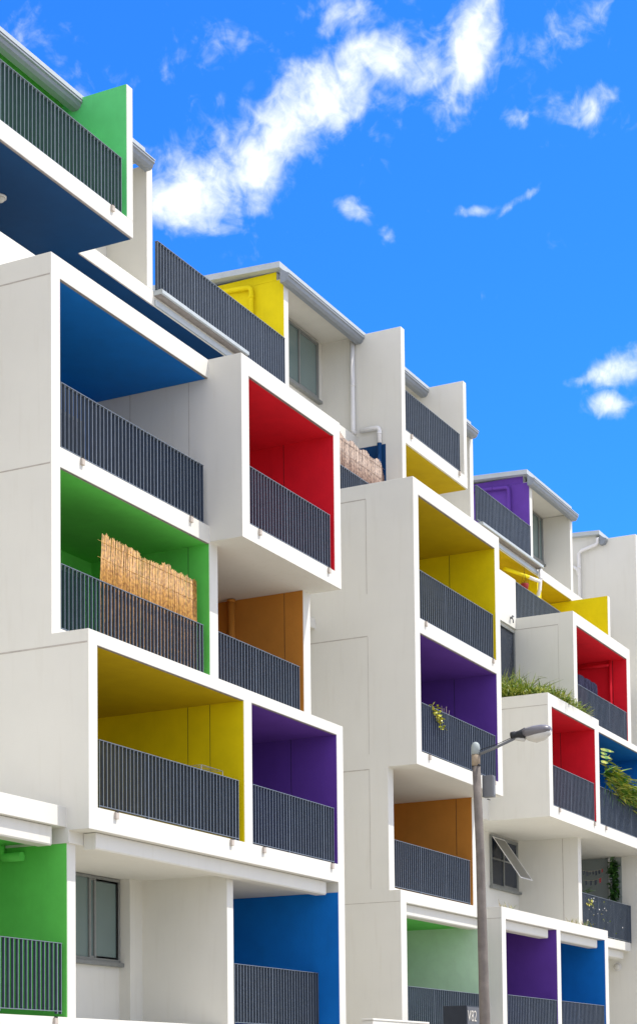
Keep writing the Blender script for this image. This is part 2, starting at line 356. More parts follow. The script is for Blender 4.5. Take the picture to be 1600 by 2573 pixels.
solid('facade_wall', [
    (44.78, 48.96, P0, RW, 8.63, 11.89), (48.96, 54.3, P0, RW, 8.63, 11.74), (41.45, 44.78, 17.7, RW, 8.65, 11.85), (41.45, 48.96, 18.5, RW, 11.85, 14.79),
    (41.45, 48.98, 18.42, RW, 14.79, 15.1), (41.45, 48.98, 18.42, 18.6, 15.1, 16.24),
    (48.96, 54.28, P1, RW, 11.74, 15.11), (53.97, 54.3, 15.3, RW, 0.12, 8.63), (49.0, 49.29, P1, RW, 5.97, 8.63), (41.45, 49.0, 18.5, RW, 0.12, 8.65),
    (49.0, 53.97, 19.0, RW, 0.12, 8.63),
    (49.0, 53.77, P1, RW, 5.69, 5.95), (53.77, 53.97, P1 + .12, RW, 5.69, 5.95), (41.2, 49.4, P0, 18.5, 5.69, 5.97), (41.2, 41.48, P0, 18.5, 0.12, 5.69), (45.14, 45.42, P0, 18.5, 0.12, 5.69), (49.12, 49.4, P0, 18.5, 0.12, 5.69),
    (41.2, 53.97, PF, RW, 2.45, 2.76), (54.3, 66, P0, RW, 0.12, 8.63), (59.82, 66, 18.3, RW, 8.63, 15.1)],
    [(45.06, 48.60, 15, RW, 8.95, 11.57), (48.94, 53.80, 15, RW, 8.95, 11.56), (49.25, 53.96, 15, RW, 12.0, 14.76)], BLD)
# storeys five and six: slabs, set-back walls, parapet fins
def part_solid(name, boxes, m='white', bevel=.01, label=None): return solid(name, boxes, [], BLD, m, bevel, label)
part_solid('floor_slab', [(T1, 60, 18.44, 22, 14.82, 15.09)])
part_solid('parapet_wall', [(T1, 27.2, 18.42, 18.6, 15.10, 16.23)], label='white parapet wall under the blue soffit')
part_solid('upper_wall', [(T1, 60, 20.1, 20.4, 15.09, 17.56)])
part_solid('floor_slab', [(T1, 60, P6, 22, 17.57, 17.88), (T1, 28.22, P5, P6, 17.57, 17.90), (40.63, 44.64, P5, P6, 17.59, 17.91)])
part_solid('rear_wall', [(T1, 28.02, 19.55, 26, 17.88, 20.45), (28.02, 30.65, 20.3, 26, 17.88, 20.45), (36.79, 47.87, 20.3, 26, 17.88, 20.45), (53.0, 56.55, 20.3, 26, 17.88, 20.45), (60.02, 66, 19.4, 26, 15.1, 20.6), (T1, 66, 21.0, 26, 0.12, 17.56)])
part_solid('fin_wall', [(28.02, 28.22, P5, 19.55, 17.90, 20.47)])
part_solid('fin_wall', [(30.65, 30.87, P6 + .002, 21.5, 17.88, 20.42)])
part_solid('fin_wall', [(36.57, 36.79, P6 + .002, 21.5, 17.88, 20.42), (36.57, 36.79, 19.52, 21.5, 20.42, 20.60)])
part_solid('fin_wall', [(40.41, 40.63, P5, 20.6, 15.09, 20.47)], label='full height white fin wall painted blue beside the roof terrace')
part_solid('fin_wall', [(44.43, 44.64, P5 + .002, 20.6, 17.91, 20.49)])
part_solid('fin_wall', [(47.87, 48.13, P6 + .002, 21.0, 15.09, 20.43)])
part_solid('fin_wall', [(52.77, 53.00, P6 + .002, 21.5, 17.88, 20.42), (52.77, 53.0, 19.54, 21.5, 20.42, 20.62)])
part_solid('fin_wall', [(56.55, 56.77, P6 + .002, 21.0, 17.56, 20.43)])
part_solid('fin_wall', [(59.8, 60.0, P5, 22.0, 11.75, 20.47), (59.8, 60.0, 19.5, 22.0, 20.47, 20.75)])
part_solid('parapet_wall', [(56.57, 56.79, P5, 20.1, 15.09, 17.55)], label='low yellow parapet with a white front edge')
# coloured skins on upper storey walls
b = MB(); b.box(28.012, 28.024, P5 + .012, 19.55, 17.91, 20.465, 'green_skylit'); b.box(T1, 28.01, 19.54, 19.556, 17.9, 20.44, 'green')
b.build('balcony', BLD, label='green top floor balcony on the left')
b = MB(); b.box(T1, 28.20, P5 + .05, 20.1, 17.555, 17.572, 'blue_shaded'); b.box(28.20, 40.40, P6 + .02, 20.1, 17.555, 17.572, 'blue_shaded'); b.box(40.40, 40.412, 18.55, 20.1, 15.1, 17.57, 'blue_shaded')
b.box(28.2, 40.4, 20.09, 20.102, 15.1, 17.55, 'blue_shaded')
b.build('soffit', BLD, label='blue painted soffit, darkened for shade, under the top floor')
b = MB(); b.box(T1, 28.19, P5 + .006, P5 + .05, 17.560, 17.572, 'drip'); b.box(28.24, 30.9, P6 - .002 + .008, P6 + .03, 17.556, 17.572, 'drip'); b.build('drip_edge', BLD)
b = MB(); b.box(40.65, 44.62, P5 + .05, 20.1, 17.575, 17.592, 'yellow_shaded'); b.box(44.62, 56.57, P6 + .02, 20.1, 17.556, 17.572, 'yellow_shaded')
b.box(48.2, 56.57, 20.085, 20.102, 15.1, 17.55, 'yellow'); b.box(56.56, 56.572, P5 + .012, 20.085, 15.1, 17.545, 'yellow')
b.box(53.38, 53.75, 19.36, 19.62, 15.1, 17.56, 'yellow'); b.box(40.65, 48.2, 20.085, 20.102, 15.1, 17.55, 'yellow')
b.build('soffit', BLD, label='yellow painted soffit and walls of the set back fifth floor')
b = MB(); b.box(36.558, 36.572, P6 + .012, 21.4, 17.89, 20.40, 'yellow'); b.box(36.558, 36.572, 19.52, 21.4, 20.405, 20.60, 'yellow'); b.build('fin_lining', BLD, label='yellow painted side of the fin wall')
b = MB(); b.box(52.758, 52.772, P6 + .012, 21.4, 17.89, 20.40, 'purple'); b.box(52.758, 52.772, 19.54, 21.4, 20.405, 20.62, 'purple'); b.build('fin_lining', BLD, label='purple painted side of the fin wall')
# hairline joints in the big side walls (recess strips a few mm proud, as sealant)
def jh(x, y0, y1, z, h=.022):
    b = MB(); b.box(x - .003, x + .002, y0, y1, z - h / 2, z + h / 2, 'joint'); b.build('wall_joint', BLD)
def jv(x, y, z0, z1, h=.012, m='joint'):
    b = MB(); b.box(x - .003, x + .002, y - h / 2, y + h / 2, z0, z1, m); b.build('wall_joint', BLD)
jh(23.6, P1 + .02, RW, 14.74); jh(23.6, P1 + .02, RW, 11.64); jh(23.6, P0 + .02, RW, 8.66, .026)
jv(28.57, 17.12, 11.99, 14.74); jv(28.57, 18.41, 11.99, 14.74)
jh(36.27, 17.16, RW, 14.76); jv(36.27, 17.16, 12.6, 14.75); jh(36.27, 17.16, RW, 11.65); jv(36.27, 17.15, 9.0, 11.64, .008); jh(36.27, 17.15, RW, 8.66); jv(36.27, 17.15, 6.0, 8.65, .007); jh(36.27, PF + .02, RW, 5.69, .012)
jh(44.78, P0 + .02, RW, 11.57, .018); jh(48.96, 17.15, 18.45, 14.77); jv(48.96, 17.15, 12.2, 14.75, .008); jh(41.2, P0 + .01, PF + .1, 5.69, .014)
jv(49.0, 17.15, 6.0, 8.62, .02); jv(53.97, 17.3, 6, 8.6, .01)

# ------------------------------------------------------------------ balconies
balcony('blue', 23.85, 28.57, P1, 11.97, 14.75, rail=(23.90, 28.40, 12.00, 13.06), wcol='white', back='blue', joints=(), spouts=(24.45, 27.9), left=False)
balcony('green', 23.85, 28.57, P1, 9.0, 11.64, rail=(23.89, 28.36, 9.03, 10.08), joints=(17.15,), rdepth=.047)
balcony('yellow', 23.85, 28.57, P0, 6.06, 8.65, rail=(23.93, 28.39, 6.11, 7.16), joints=(16.71, 17.18), spouts=(24.35, 28.06))
balcony('purple', 28.86, 32.34, P0, 6.06, 8.66, rail=(28.90, 32.21, 6.10, 7.17), joints=(17.03,), spouts=(29.25, 32.05))
balcony('orange', 28.87, 32.30, P1, 8.97, 11.67, yr=18.7, rail=(28.90, 32.14, 9.02, 10.08), joints=(17.13,), ceil=False)
balcony('red', 28.85, 32.35, P0, 11.98, 14.76, rail=(28.88, 32.18, 12.01, 13.08), joints=(17.14,), spouts=(29.2, 32.05))
balcony('blue', 28.88, 32.345, PF, 2.76, 5.50, rail=(28.95, 32.30, 2.84, 3.91), joints=(), ceil=False, raily=PF + .02, inset=-.42, left=False, label='blue painted ground level balcony recess')
balcony('green', 18.9, 23.63, PF, 2.76, 5.74, ceilz=5.55, rdepth=.05, rail=(19.0, 23.5, 2.86, 3.92), joints=(), spouts=(23.28,), door=True, lip=False)
balcony('yellow', 36.55, 41.15, P0, 11.98, 14.76, rail=(36.60, 41.0, 12.0, 13.08), joints=(17.2,), spouts=(36.85, 40.9))
balcony('purple', 36.55, 41.15, P0, 9.0, 11.65, rail=(36.62, 41.03, 9.04, 10.11), joints=(17.12,), spouts=(36.95, 40.85))
balcony('orange', 36.56, 41.15, P1, 6.02, 8.68, yr=18.9, rail=(36.60, 41.0, 6.07, 7.11), joints=(17.12,), ceil=False)
balcony('green', 36.58, 41.15, PF, 2.78, 5.68, ceilz=5.50, rail=(36.66, 41.1, 2.86, 3.85), joints=(), wcol='pale', lip=False, label='white balcony recess tinted with painted green reflection, with a bright green ceiling')
balcony('red', 45.06, 48.60, P0, 8.95, 11.57, rail=(45.08, 48.48, 8.98, 10.03), joints=(17.01,), spouts=(45.5, 48.4))
balcony('blue', 48.94, 53.80, P0, 8.95, 11.56, rail=(48.98, 53.6, 8.98, 10.03), joints=(17.15,), spouts=(49.4,))
balcony('red', 49.25, 53.96, P1, 12.0, 14.76, rail=(49.28, 53.91, 12.02, 13.08), joints=(17.15,))
balcony('purple', 41.48, 45.14, P0, 2.76, 5.69, yr=18.45, rail=(41.60, 45.1, 2.82, 3.85), joints=(), ceil=False, label='purple painted ground level balcony recess')
balcony('blue', 45.42, 49.12, P0, 2.76, 5.69, yr=18.45, rail=(45.46, 49.0, 2.82, 3.85), joints=(), ceil=False)
b = MB(); b.box(53.955, 53.972, P1 + .3, 19.0, 5.96, 8.62, 'greywall'); b.box(49.3, 53.955, 18.985, 19.002, 5.96, 8.62, 'greywall'); bo = b.build('balcony', BLD, label='grey corner balcony recess with climbing plants')
railing(49.33, 53.92, P1 + .02, 6.0, 7.10, bo)
# roof terrace railings
railing(T1 + .1, 27.86, P5 + .02, 17.92, 18.97, BLD, depth=.084)
railing(30.92, 36.42, P6 - .09, 17.84, 18.92, BLD, depth=.070)
railing(40.68, 44.18, P5 + .02, 17.95, 18.95, BLD)
railing(48.2, 52.60, P6 - .07, 17.95, 18.94, BLD)
railing(32.9, 40.38, 18.44, 15.12, 16.18, BLD)
railing(49.02, 53.4, 18.44, 15.12, 16.21, BLD)
b = MB()
for x in (27.5,): spout(x, P5, 17.9, BLD)
spout(40.95, P5, 17.91, BLD); spout(44.05, P5, 17.91, BLD)
# pale metal flashing gutters under the terrace rails
for x0, x1 in ((30.9, 34.5), (48.3, 53.35)):
    b = MB(); b.prism_x([(19.12, 17.87), (19.12, 17.80), (19.15, 17.785), (19.327, 17.785), (19.327, 17.875), (19.14, 17.89)], x0, x1, 'roof')
    b.box(x0 + .01, x1 - .01, 19.155, 19.325, 17.772, 17.784, 'drip')
    b.box(x0 + .02, x1, 19.29, 19.326, 17.58, 17.70, 'roof')
    b.build('edge_gutter', BLD)
def blind(x0, x1, y, z0, z1, d=.26):
    b = MB(); b.prism_x([(y, z1), (y, z0 + .025), (y + .02, z0), (y + d, z0), (y + d, z1)], x0, x1, 'white'); b.build('blind_box', BLD, bevel=.006)
blind(24.0, 32.08, 16.14, 5.43, 5.692, .235)
blind(T1, 23.36, PF + .10, 5.44, 5.742)
blind(36.6, 40.95, PF + .10, 5.42, 5.672)
blind(41.5, 44.80, P0 + .12, 5.45, 5.682); blind(45.44, 48.80, P0 + .12, 5.45, 5.682); blind(49.42, 53.5, P1 + .15, 5.45, 5.682)
# ------------------------------------------------------------------ roofs
def roof(x0, x1, yb=24.5, sx=.05):
    b = MB(); b.prism_x([(P6, 20.60), (P6, 20.74), (yb, 20.98), (yb, 20.84)], x0, x1, 'roof')
    for i in range(int((x1 - x0) / .25)):
        x = x0 + .12 + i * .25; b.prism_x([(P6 + .02, 20.738), (P6 + .02, 20.762), (yb - .02, 21.0), (yb - .02, 20.978)], x, x + .03, 'roof')
    r = b.build('roof', BLD)
    g = MB(); g.prism_x([(19.325, 20.57), (19.10, 20.42), (19.09, 20.36), (19.12, 20.34), (19.14, 20.28), (19.20, 20.235), (19.325, 20.235)], x0 + .01, x1 - .01, 'gutter')
    g.prism_x([(19.085, 20.415), (19.085, 20.435), (19.12, 20.445), (19.12, 20.425)], x0, x1, 'roof'); g.build('gutter', r)
    s = MB(); s.box(x0 + sx, x1 - .05, P6 + .002, yb - .1, 20.44, 20.465, 'soffit'); s.build('eave_soffit', r)
roof(T1, 30.60); roof(36.36, 48.0, sx=.44); roof(52.55, 56.75, sx=.46); roof(59.6, 66, sx=.42)
# ------------------------------------------------------------------ windows
def window(x0, x1, y, z0, z1, mull, sill=True, glass='glass', awning=False, label=None):
    f = MB(); t = .055
    f.box(x0, x1, y - .07, y - .002, z0, z0 + t, 'frame'); f.box(x0, x1, y - .07, y - .002, z1 - t, z1, 'frame')
    for x in [x0] + list(mull) + [x1 - t]: f.box(x, x + t, y - .068, y - .002, z0 + t, z1 - t, 'frame')
    for x in mull:   # sash rails around the pane right of each mullion
        f.box(x + t, x1 - t, y - .055, y - .002, z0 + t, z0 + t + .035, 'frame'); f.box(x + t, x1 - t, y - .055, y - .002, z1 - t - .035, z1 - t, 'frame')
        f.box(x1 - t - .035, x1 - t, y - .055, y - .002, z0 + t + .035, z1 - t - .035, 'frame')
    if awning: f.box(x0 + t, x1 - t, y - .06, y - .004, z0 + .75, z0 + .79, 'frame')
    o = f.build('window', BLD, bevel=.004, label=label)
    p = MB(); p.box(x0 + .02, x1 - .02, y - .03, y - .012, z0 + .02, z1 - .02, glass); p.build('pane', o)
    if sill: s = MB(); s.box(x0 - .05, x1 + .10, y - .12, y - .002, z0 - .075, z0 - .004, 'frame'); s.build('sill', o, bevel=.005)
    return o
window(26.6, 28.20, 18.5, 3.95, 5.49, (27.2, 27.36))
window(38.2, 40.12, 20.3, 18.88, 20.36, (39.05,))
window(54.2, 56.46, 20.3, 18.88, 20.38, (56.05,))
window(47.4, 48.90, 18.5, 12.9, 14.70, (), glass='glassdark')
wn = window(46.80, 48.86, 18.5, 7.16, 8.58, (47.72,), glass='glassdark', awning=True, label='dark window with its left sash propped open')
b = MB()
hx0, hx1 = 46.80, 47.74
ang = R_(34); L_ = 1.44
def sp(x, s, off=0): return (x, 18.42 - math.sin(ang) * s - math.cos(ang) * off * 1.0, 8.53 - math.cos(ang) * s + math.sin(ang) * off * -1.0)
def slab(x0, x1, s0, s1, th, m):
    k = [sp(x0, s0), sp(x1, s0), sp(x1, s1), sp(x0, s1), sp(x0, s0, th), sp(x1, s0, th), sp(x1, s1, th), sp(x0, s1, th)]
    i = len(b.v); b.v += k
    for q in ((0, 3, 2, 1), (4, 5, 6, 7), (0, 1, 5, 4), (1, 2, 6, 5), (2, 3, 7, 6), (3, 0, 4, 7)): b.f.append(tuple(i + a for a in q)); b.mi.append(b._m(m)); b.sm.append(False)
slab(hx0, hx0 + .04, 0, L_, .035, 'pipe'); slab(hx1 - .04, hx1, 0, L_, .035, 'pipe'); slab(hx0 + .04, hx1 - .04, 0, .04, .035, 'pipe'); slab(hx0 + .04, hx1 - .04, L_ - .04, L_, .035, 'pipe'); slab(hx0 + .04, hx1 - .04, .04, L_ - .04, .012, 'tinted')
b.build('open_sash', wn)
# ------------------------------------------------------------------ pipes
def arc(p, a, c, r, n=6):
    """rounded corner path p->a->c with radius r at a"""
    p, a, c = Vector(p), Vector(a), Vector(c); u = (p - a).normalized(); v = (c - a).normalized(); out = [p]
    for i in range(n + 1):
        t = i / n; q0 = a + u * r * (1 - t); q1 = a + v * r * t; out.append(q0.lerp(q1, t))
    return out + [c]
def pipe(path, r, m, name='downpipe', coll=()):
    b = MB(); b.tube(path, r, m, 14)
    for (p, q) in coll: b.tube([p, q], r * 1.13, m, 14)
    return b.build(name, BLD)
pipe(arc((36.47, 21.3, 20.42), (36.47, 20.14, 20.34), (36.47, 20.14, 17.95), .12), .055, 'yellow', coll=[((36.47, 20.14, 20.15), (36.47, 20.14, 20.06))])
pipe(arc((52.67, 21.3, 20.40), (52.67, 19.98, 20.31), (52.67, 19.98, 17.95), .12), .055, 'purple', coll=[((52.67, 20.6, 20.355), (52.67, 20.5, 20.35))])
pp = arc((40.32, 19.40, 20.35), (40.32, 19.40, 17.98), (40.32, 18.62, 17.98), .06)
p2 = arc((40.32, 19.2, 17.98), (40.32, 18.68, 17.98), (40.32, 18.68, 17.58), .10)
pipe(pp[:-1], .058, 'pipe', coll=[((40.32, 19.40, 19.2), (40.32, 19.40, 19.15))]); pipe(p2, .058, 'pipe', coll=[((40.32, 18.68, 17.86), (40.32, 18.68, 17.80))])
pipe([(40.32, 18.68, 17.58), (40.32, 18.68, 15.1)], .060, 'blue_shaded')
pipe([(53.25, 19.2, 17.75), (53.25, 19.2, 17.45), (53.22, 19.22, 17.1), (53.15, 19.26, 16.85)], .06, 'pipe', coll=[((53.25, 19.2, 17.5), (53.25, 19.2, 17.42))]); pipe([(53.15, 19.26, 16.86), (53.15, 19.26, 15.1)], .06, 'yellow')
pipe([(53.2, 19.22, 17.35), (52.5, 19.32, 17.33)], .055, 'pipe'); pipe([(52.5, 19.32, 17.33), (51.2, 19.6, 17.30)], .055, 'yellow')
pipe([(59.69, 19.42, 20.5), (59.69, 19.42, 20.33), (59.69, 19.50, 20.26), (59.69, 20.00, 20.14), (59.69, 20.10, 20.05), (59.69, 20.10, 15.2)], .06, 'pipe', coll=[((59.69, 20.10, 19.6), (59.69, 20.10, 19.5))])
pipe([(59.69, 20.45, 19.62), (59.69, 20.30, 19.60), (59.69, 20.18, 19.5), (59.69, 20.14, 19.3)], .05, 'pipe')
pipe([(23.50, 17.62, 5.55), (23.50, 17.62, 5.42), (23.50, 17.55, 5.33), (23.50, 17.20, 5.33)], .075, 'green')
pipe([(32.18, 18.30, 11.66), (32.18, 18.30, 9.0)], .075, 'orange', coll=[((32.18, 18.30, 11.66), (32.18, 18.30, 11.60))])
pipe([(53.86, 17.2, 14.75), (53.86, 17.2, 12.0)], .05, 'red'); pipe([(53.86, 17.2, 14.6), (53.86, 18.3, 14.62)], .05, 'red')
pipe([(53.86, 17.33, 8.64), (53.86, 17.33, 5.97)], .06, 'pipe', coll=[((53.86, 17.33, 8.62), (53.86, 17.33, 8.5))])
# round bulkhead lamps and a small tap on the wall
def bulkhead(c, axis, lab):
    b = MB(); c = Vector(c); a = Vector(axis)
    b.tube([c, c + a * .03], .13, 'pipe', 20); r0 = []
    b.tube([c + a * .03, c + a * .06, c + a * .09, c + a * .105], [.11, .10, .07, .01], 'lens', 20)
    return b.build('wall_light', BLD, label=lab)
bulkhead((25.70, 19.3, 17.55), (0, 0, -1), 'round ceiling light under the blue soffit')
bulkhead((53.96, 17.2, 5.25), (-1, 0, 0), 'round white light on the side wall')
b = MB(); b.tube([(48.5, 18.41, 15.02), (48.5, 18.36, 15.02)], .035, 'grey', 10); b.tube([(48.5, 18.36, 15.02), (48.5, 18.33, 14.94), (48.5, 18.33, 14.86)], .018, 'grey', 8); b.box(48.44, 48.56, 18.32, 18.35, 15.04, 15.07, 'grey'); b.build('tap', BLD)

# ------------------------------------------------------------------ ground
def sheet(name, x0, x1, y0, y1, z, m, lab=None):
    b = MB(); b.face([(x0, y0, z), (x1, y0, z), (x1, y1, z), (x0, y1, z)], m); o = b.build(name); o['kind'] = 'structure'; return o
sheet('ground', -800, 900, -800, 900, -0.02, 'concrete')
sheet('road', -300, 400, -4.0, 4.0, -0.012, 'asphalt')
b = MB(); x = -60
for i in range(40): b.face([(x + i * 6, -.06, -0.008), (x + i * 6 + 3, -.06, -0.008), (x + i * 6 + 3, .06, -0.008), (x + i * 6, .06, -0.008)], 'line')
o = b.build('road_marking'); o['kind'] = 'structure'
b = MB(); b.box(-300, 400, 4.0, 4.15, -.02, .12, 'kerb'); o = b.build('kerb', bevel=.02); o['kind'] = 'structure'
b = MB(); b.box(-300, 400, 4.15, 30, -.02, .115, 'concrete'); o = b.build('pavement'); o['kind'] = 'structure'
b = MB(); b.box(-300, 400, -4.15, -4.0, -.02, .12, 'kerb'); b.box(-300, 400, -12, -4.15, -.02, .115, 'concrete'); o = b.build('pavement'); o['kind'] = 'structure'

# ------------------------------------------------------------------ street lamp
LX, LY = 27.38, 11.0
lamp = thing('street_lamp', 'tall weathered street lamp pole with a grey cobra head in front of the building', 'street lamp', (LX + .12, LY, .115))
def lp(x, y, z): return (x - (LX + .12), y - LY, z - .115)
zx0 = LX - .082
b = MB(); b.tube([lp(LX + .22, LY, .115), lp(LX + .13, LY, 2.6), lp(LX + .04, LY, 5.4), lp(LX - .10 + .02, LY, 7.0)], [.100, .088, .070, .066], 'timber', 20); b.tube([lp(zx0, LY, 6.80), lp(zx0, LY, 6.995)], .069, 'stucco', 20); b.build('pole', lamp)
zx = LX - .085
b = MB(); b.tube([lp(zx, LY, 6.985), lp(zx, LY, 7.10), lp(zx, LY, 7.15), lp(zx, LY, 7.18), lp(zx, LY, 7.195)], [.072, .072, .062, .04, .004], 'polecap', 20); b.build('pole_cap', lamp)
b = MB(); b.tube([lp(zx + .01, LY, 6.80), lp(zx + .01, LY, 6.825)], .074, 'black', 20); b.build('collar', lamp)
b = MB(); b.tube([lp(zx, LY - .04, 6.98), lp(zx, LY - .35, 7.07), lp(zx, LY - .72, 7.20)], .024, 'grey', 10)
b.tube([lp(zx, LY - .02, 7.04), lp(zx, LY - .4, 7.13), lp(zx, LY - .66, 7.215)], .006, 'black', 6); b.build('arm', lamp)
hd = MB()
def hs(t): return lp(zx, LY - .62 - t * .66, 7.235 + t * .045)
hd.tube([hs(-.01), hs(.0), hs(.10), hs(.11), hs(.2), hs(.36)], [.04, .062, .066, .056, .062, .095], 'black', 16, sc=(.95, 1.1))
head = hd.build('neck', lamp)
hd = MB(); hd.tube([hs(.34), hs(.42), hs(.6), hs(.8), hs(.93), hs(1.0), hs(1.015)], [.095, .120, .138, .132, .105, .06, .01], 'housing', 20, sc=(.66, 1.2)); hd.build('lamp_housing', lamp)
hd = MB()
def hs2(t, dz): 
    a, b_, c = hs(t); return (a, b_, c + dz)
hd.tube([hs2(.36, -.055), hs2(.45, -.07), hs2(.62, -.085), hs2(.8, -.07), hs2(.95, -.035), hs2(1.0, -.01)], [.03, .065, .10, .10, .07, .02], 'lens', 18, sc=(.95, 1.12)); hd.build('lamp_lens', lamp)
hd = MB(); hd.tube([hs2(.04, -.05), hs2(.18, -.075), hs2(.32, -.10), hs2(.36, -.08)], [.012, .03, .035, .02], 'lens', 12); hd.build('lower_cover', lamp)
b = MB(); bx = LX + .075
k = lp(bx, LY - .16, 6.28); b.box(k[0], k[0] + .13, k[1] - .06, k[1] + .12, k[2] + .03, k[2] + .38, 'grey'); b.box(k[0] + .02, k[0] + .11, k[1] - .068, k[1] - .061, k[2] + .05, k[2] + .36, 'grey')
for q in (.03, .08, .12): b.tube([(k[0] + q, k[1] + .04, k[2]), (k[0] + q, k[1] + .04, k[2] - .01)], .014, 'black', 8)
b.build('control_box', lamp, bevel=.006)

# ------------------------------------------------------------------ sign and low wall
SX, SY = 35.95, 15.0
sg = thing('number_sign', 'dark box sign reading V82 beside the lamp pole', 'sign', (36.9, SY, .115))
def bxs(b, x0, x1, y0, y1, z0, z1, m): b.box(x0 - 36.9, x1 - 36.9, y0 - SY, y1 - SY, z0 - .115, z1 - .115, m)
b = MB(); bxs(b, 36.47, 37.4, SY, SY + .55, 2.1, 3.37, 'signdark'); bxs(b, 36.5, 37.37, SY - .006, SY - .001, 2.12, 3.345, 'signface'); b.build('sign_box', sg, bevel=.008)
b = MB(); bxs(b, 36.6, 36.7, SY + .2, SY + .3, .115, 2.1, 'grey'); bxs(b, 37.2, 37.3, SY + .2, SY + .3, .115, 2.1, 'grey'); b.build('post', sg)
cu = bpy.data.curves.new('lettering', 'FONT'); cu.body = 'V82'; cu.size = 1.0; cu.extrude = 0.006; cu.align_x = 'LEFT'; cu.offset = -.012
to = bpy.data.objects.new('tmp_text', cu); C.objects.link(to); bpy.context.view_layer.update()
me = bpy.data.meshes.new_from_object(to.evaluated_get(bpy.context.evaluated_depsgraph_get())); C.objects.unlink(to); bpy.data.objects.remove(to)
xsv = [v.co.x for v in me.vertices]; zsv = [v.co.y for v in me.vertices]; x_0, x_1, z_0, z_1 = min(xsv), max(xsv), min(zsv), max(zsv)
for v in me.vertices:
    x, y, z = v.co; v.co = ((x - x_0) / (x_1 - x_0) * .50 + 36.50 - 36.9, -.012 - z * .5, (y - z_0) / (z_1 - z_0) * .235 + 3.035 - .115)
me.materials.clear(); me.materials.append(M['letters']); lt = bpy.data.objects.new('lettering', me); C.objects.link(lt); lt.parent = sg
b = MB(); b.box(-2.6, 0, 0, .22, 0, 2.76, 'white'); b.box(-2.62, .012, -.015, .235, 2.762, 2.80, 'white')
fw = b.build('garden_wall', bevel=.008); fw.location = (33.5, 14.6, .115)
tag(fw, 'white rendered garden wall at the foot of the building left of the sign', 'wall')
fw.data.transform(Matrix.Translation((0, 0, 0)))

# ------------------------------------------------------------------ reed screens
def reed(name, x0, x1, y, z0, ztop, m, lab, lean=0.0, cat='reed screen', rad=.008):
    b = MB(); n = int((x1 - x0) / (rad * 1.65))
    for i in range(n):
        x = x0 + (x1 - x0) * i / n + random.uniform(-.004, .004); zt = ztop(x) + random.gauss(0, .012); yy = y + random.uniform(-.006, .006)
        ln = lean * (1 - (x - x0) / (x1 - x0)); r = rad * random.uniform(.7, 1.15); j = random.uniform(-.012, .012)
        b.tube([(x - x0, yy - y, 0), (x - x0 + ln * .5, yy - y + random.uniform(-.004, .004), (zt - z0) * .55), (x - x0 + ln + j, yy - y, zt - z0)], [r, r, r * .7], m, 5, cap=True)
    for h in (.22, .5, .78, .93):
        b.box(.01, x1 - x0 - .01, -rad * 1.3, -rad * 1.3 + .003, (ztop(x0) - z0) * h, (ztop(x0) - z0) * h + .005, m)
    o = b.build(name); o.location = (x0, y, z0); tag(o, lab, cat); return o
def z1(x):
    if x < 26.30: return 10.93 - (x - 25) * .02 + .012 * math.sin(x * 31)
    if x < 27.05: return 10.83 + .05 * (x - 26.3)
    if x < 27.35: return 10.93
    return 10.88 + .015 * math.sin(x * 25)
reed('reed_screen', 25.05, 28.30, P1 + .11, 9.02, z1, 'reed', 'golden reed screen tied inside the green balcony railing', lean=.16)
reed('reed_screen', 36.6, 40.32, 18.56, 15.12, lambda x: 17.0 - .0 * x + .04 * math.sin(x * 9) - max(0, x - 40.12) * 1.3, 'reedgrey', 'weathered grey brown reed screen on the roof terrace beside the tall white fin wall', lean=0, rad=.011)

# ------------------------------------------------------------------ plants
def tuft(name, cx, cy, z, x0, x1, y0, y1, n, hl, m, lab, cat, width=.02, spread=.6, droop=.5, tall=None):
    b = MB()
    for i in range(n):
        x = random.uniform(x0, x1); y = random.uniform(y0, y1); h = random.uniform(*hl) * (tall(x) if tall else 1)
        d = (random.gauss(0, spread), random.gauss(-.1, spread), 1)
        b.leaf((x - cx, y - cy, random.uniform(0, .12)), d, h, width * random.uniform(.6, 1.3), m, droop=droop * random.uniform(.3, 1.6), seg=3)
        if random.random() < .6:
            dd = Vector(d).normalized(); p = Vector((x - cx, y - cy, .03)) + dd * h * random.uniform(.3, .8)
            b.leaf(p, (random.gauss(0, 1), random.gauss(0, 1), random.uniform(.2, 1)), h * .4, width * .8, m, droop=.3, seg=2)
    o = b.build(name); o.location = (cx, cy, z); return tag(o, lab, cat)
def tl(x): return .75 + .45 * math.exp(-((x - 46.4) / 1.3) ** 2) + .25 * math.sin(x * 3.3)
o = tuft('planter_shrub', 45, 16.4, 11.86, 44.86, 48.5, 16.12, 16.9, 1700, (.18, .42), 'shrub', 'spiky yellow green shrubs filling the parapet planter', 'plant', .040, .85, .8, tl)
tuft('planter_shrub', 43.6, 17.8, 11.86, 41.9, 44.75, 17.72, 18.35, 700, (.4, .75), 'shrub', 'spiky yellow green shrubs behind the purple balcony edge below the dark window', 'plant', .022, .5, .6, lambda x: 1.0 + .2 * math.sin(x * 4)) if False else None
tuft('planter_shrub', 46.6, 17.3, 11.86, 44.86, 48.8, 16.9, 18.3, 2200, (.35, .85), 'shrub', 'taller yellow green shrubs growing in the rear of the planter below the dark window', 'plant', .036, .6, .8, tl)
b = MB()
for i in range(620):
    t = random.random() ** .8; x = 49.15 + t * 3.9; z = 10.35 - .30 * t + random.gauss(-.03, .16) + (.25 if t < .35 else 0) * random.random(); y = 15.98 + random.uniform(-.12, .15)
    b.leaf((x - 49.2, y - 16.0, z - 8.96), (random.uniform(.3, 1.2), random.uniform(-.9, .1), random.uniform(-.2, .6)), random.uniform(.3, .6), random.uniform(.05, .09), 'strap', droop=random.uniform(.2, .9), seg=4)
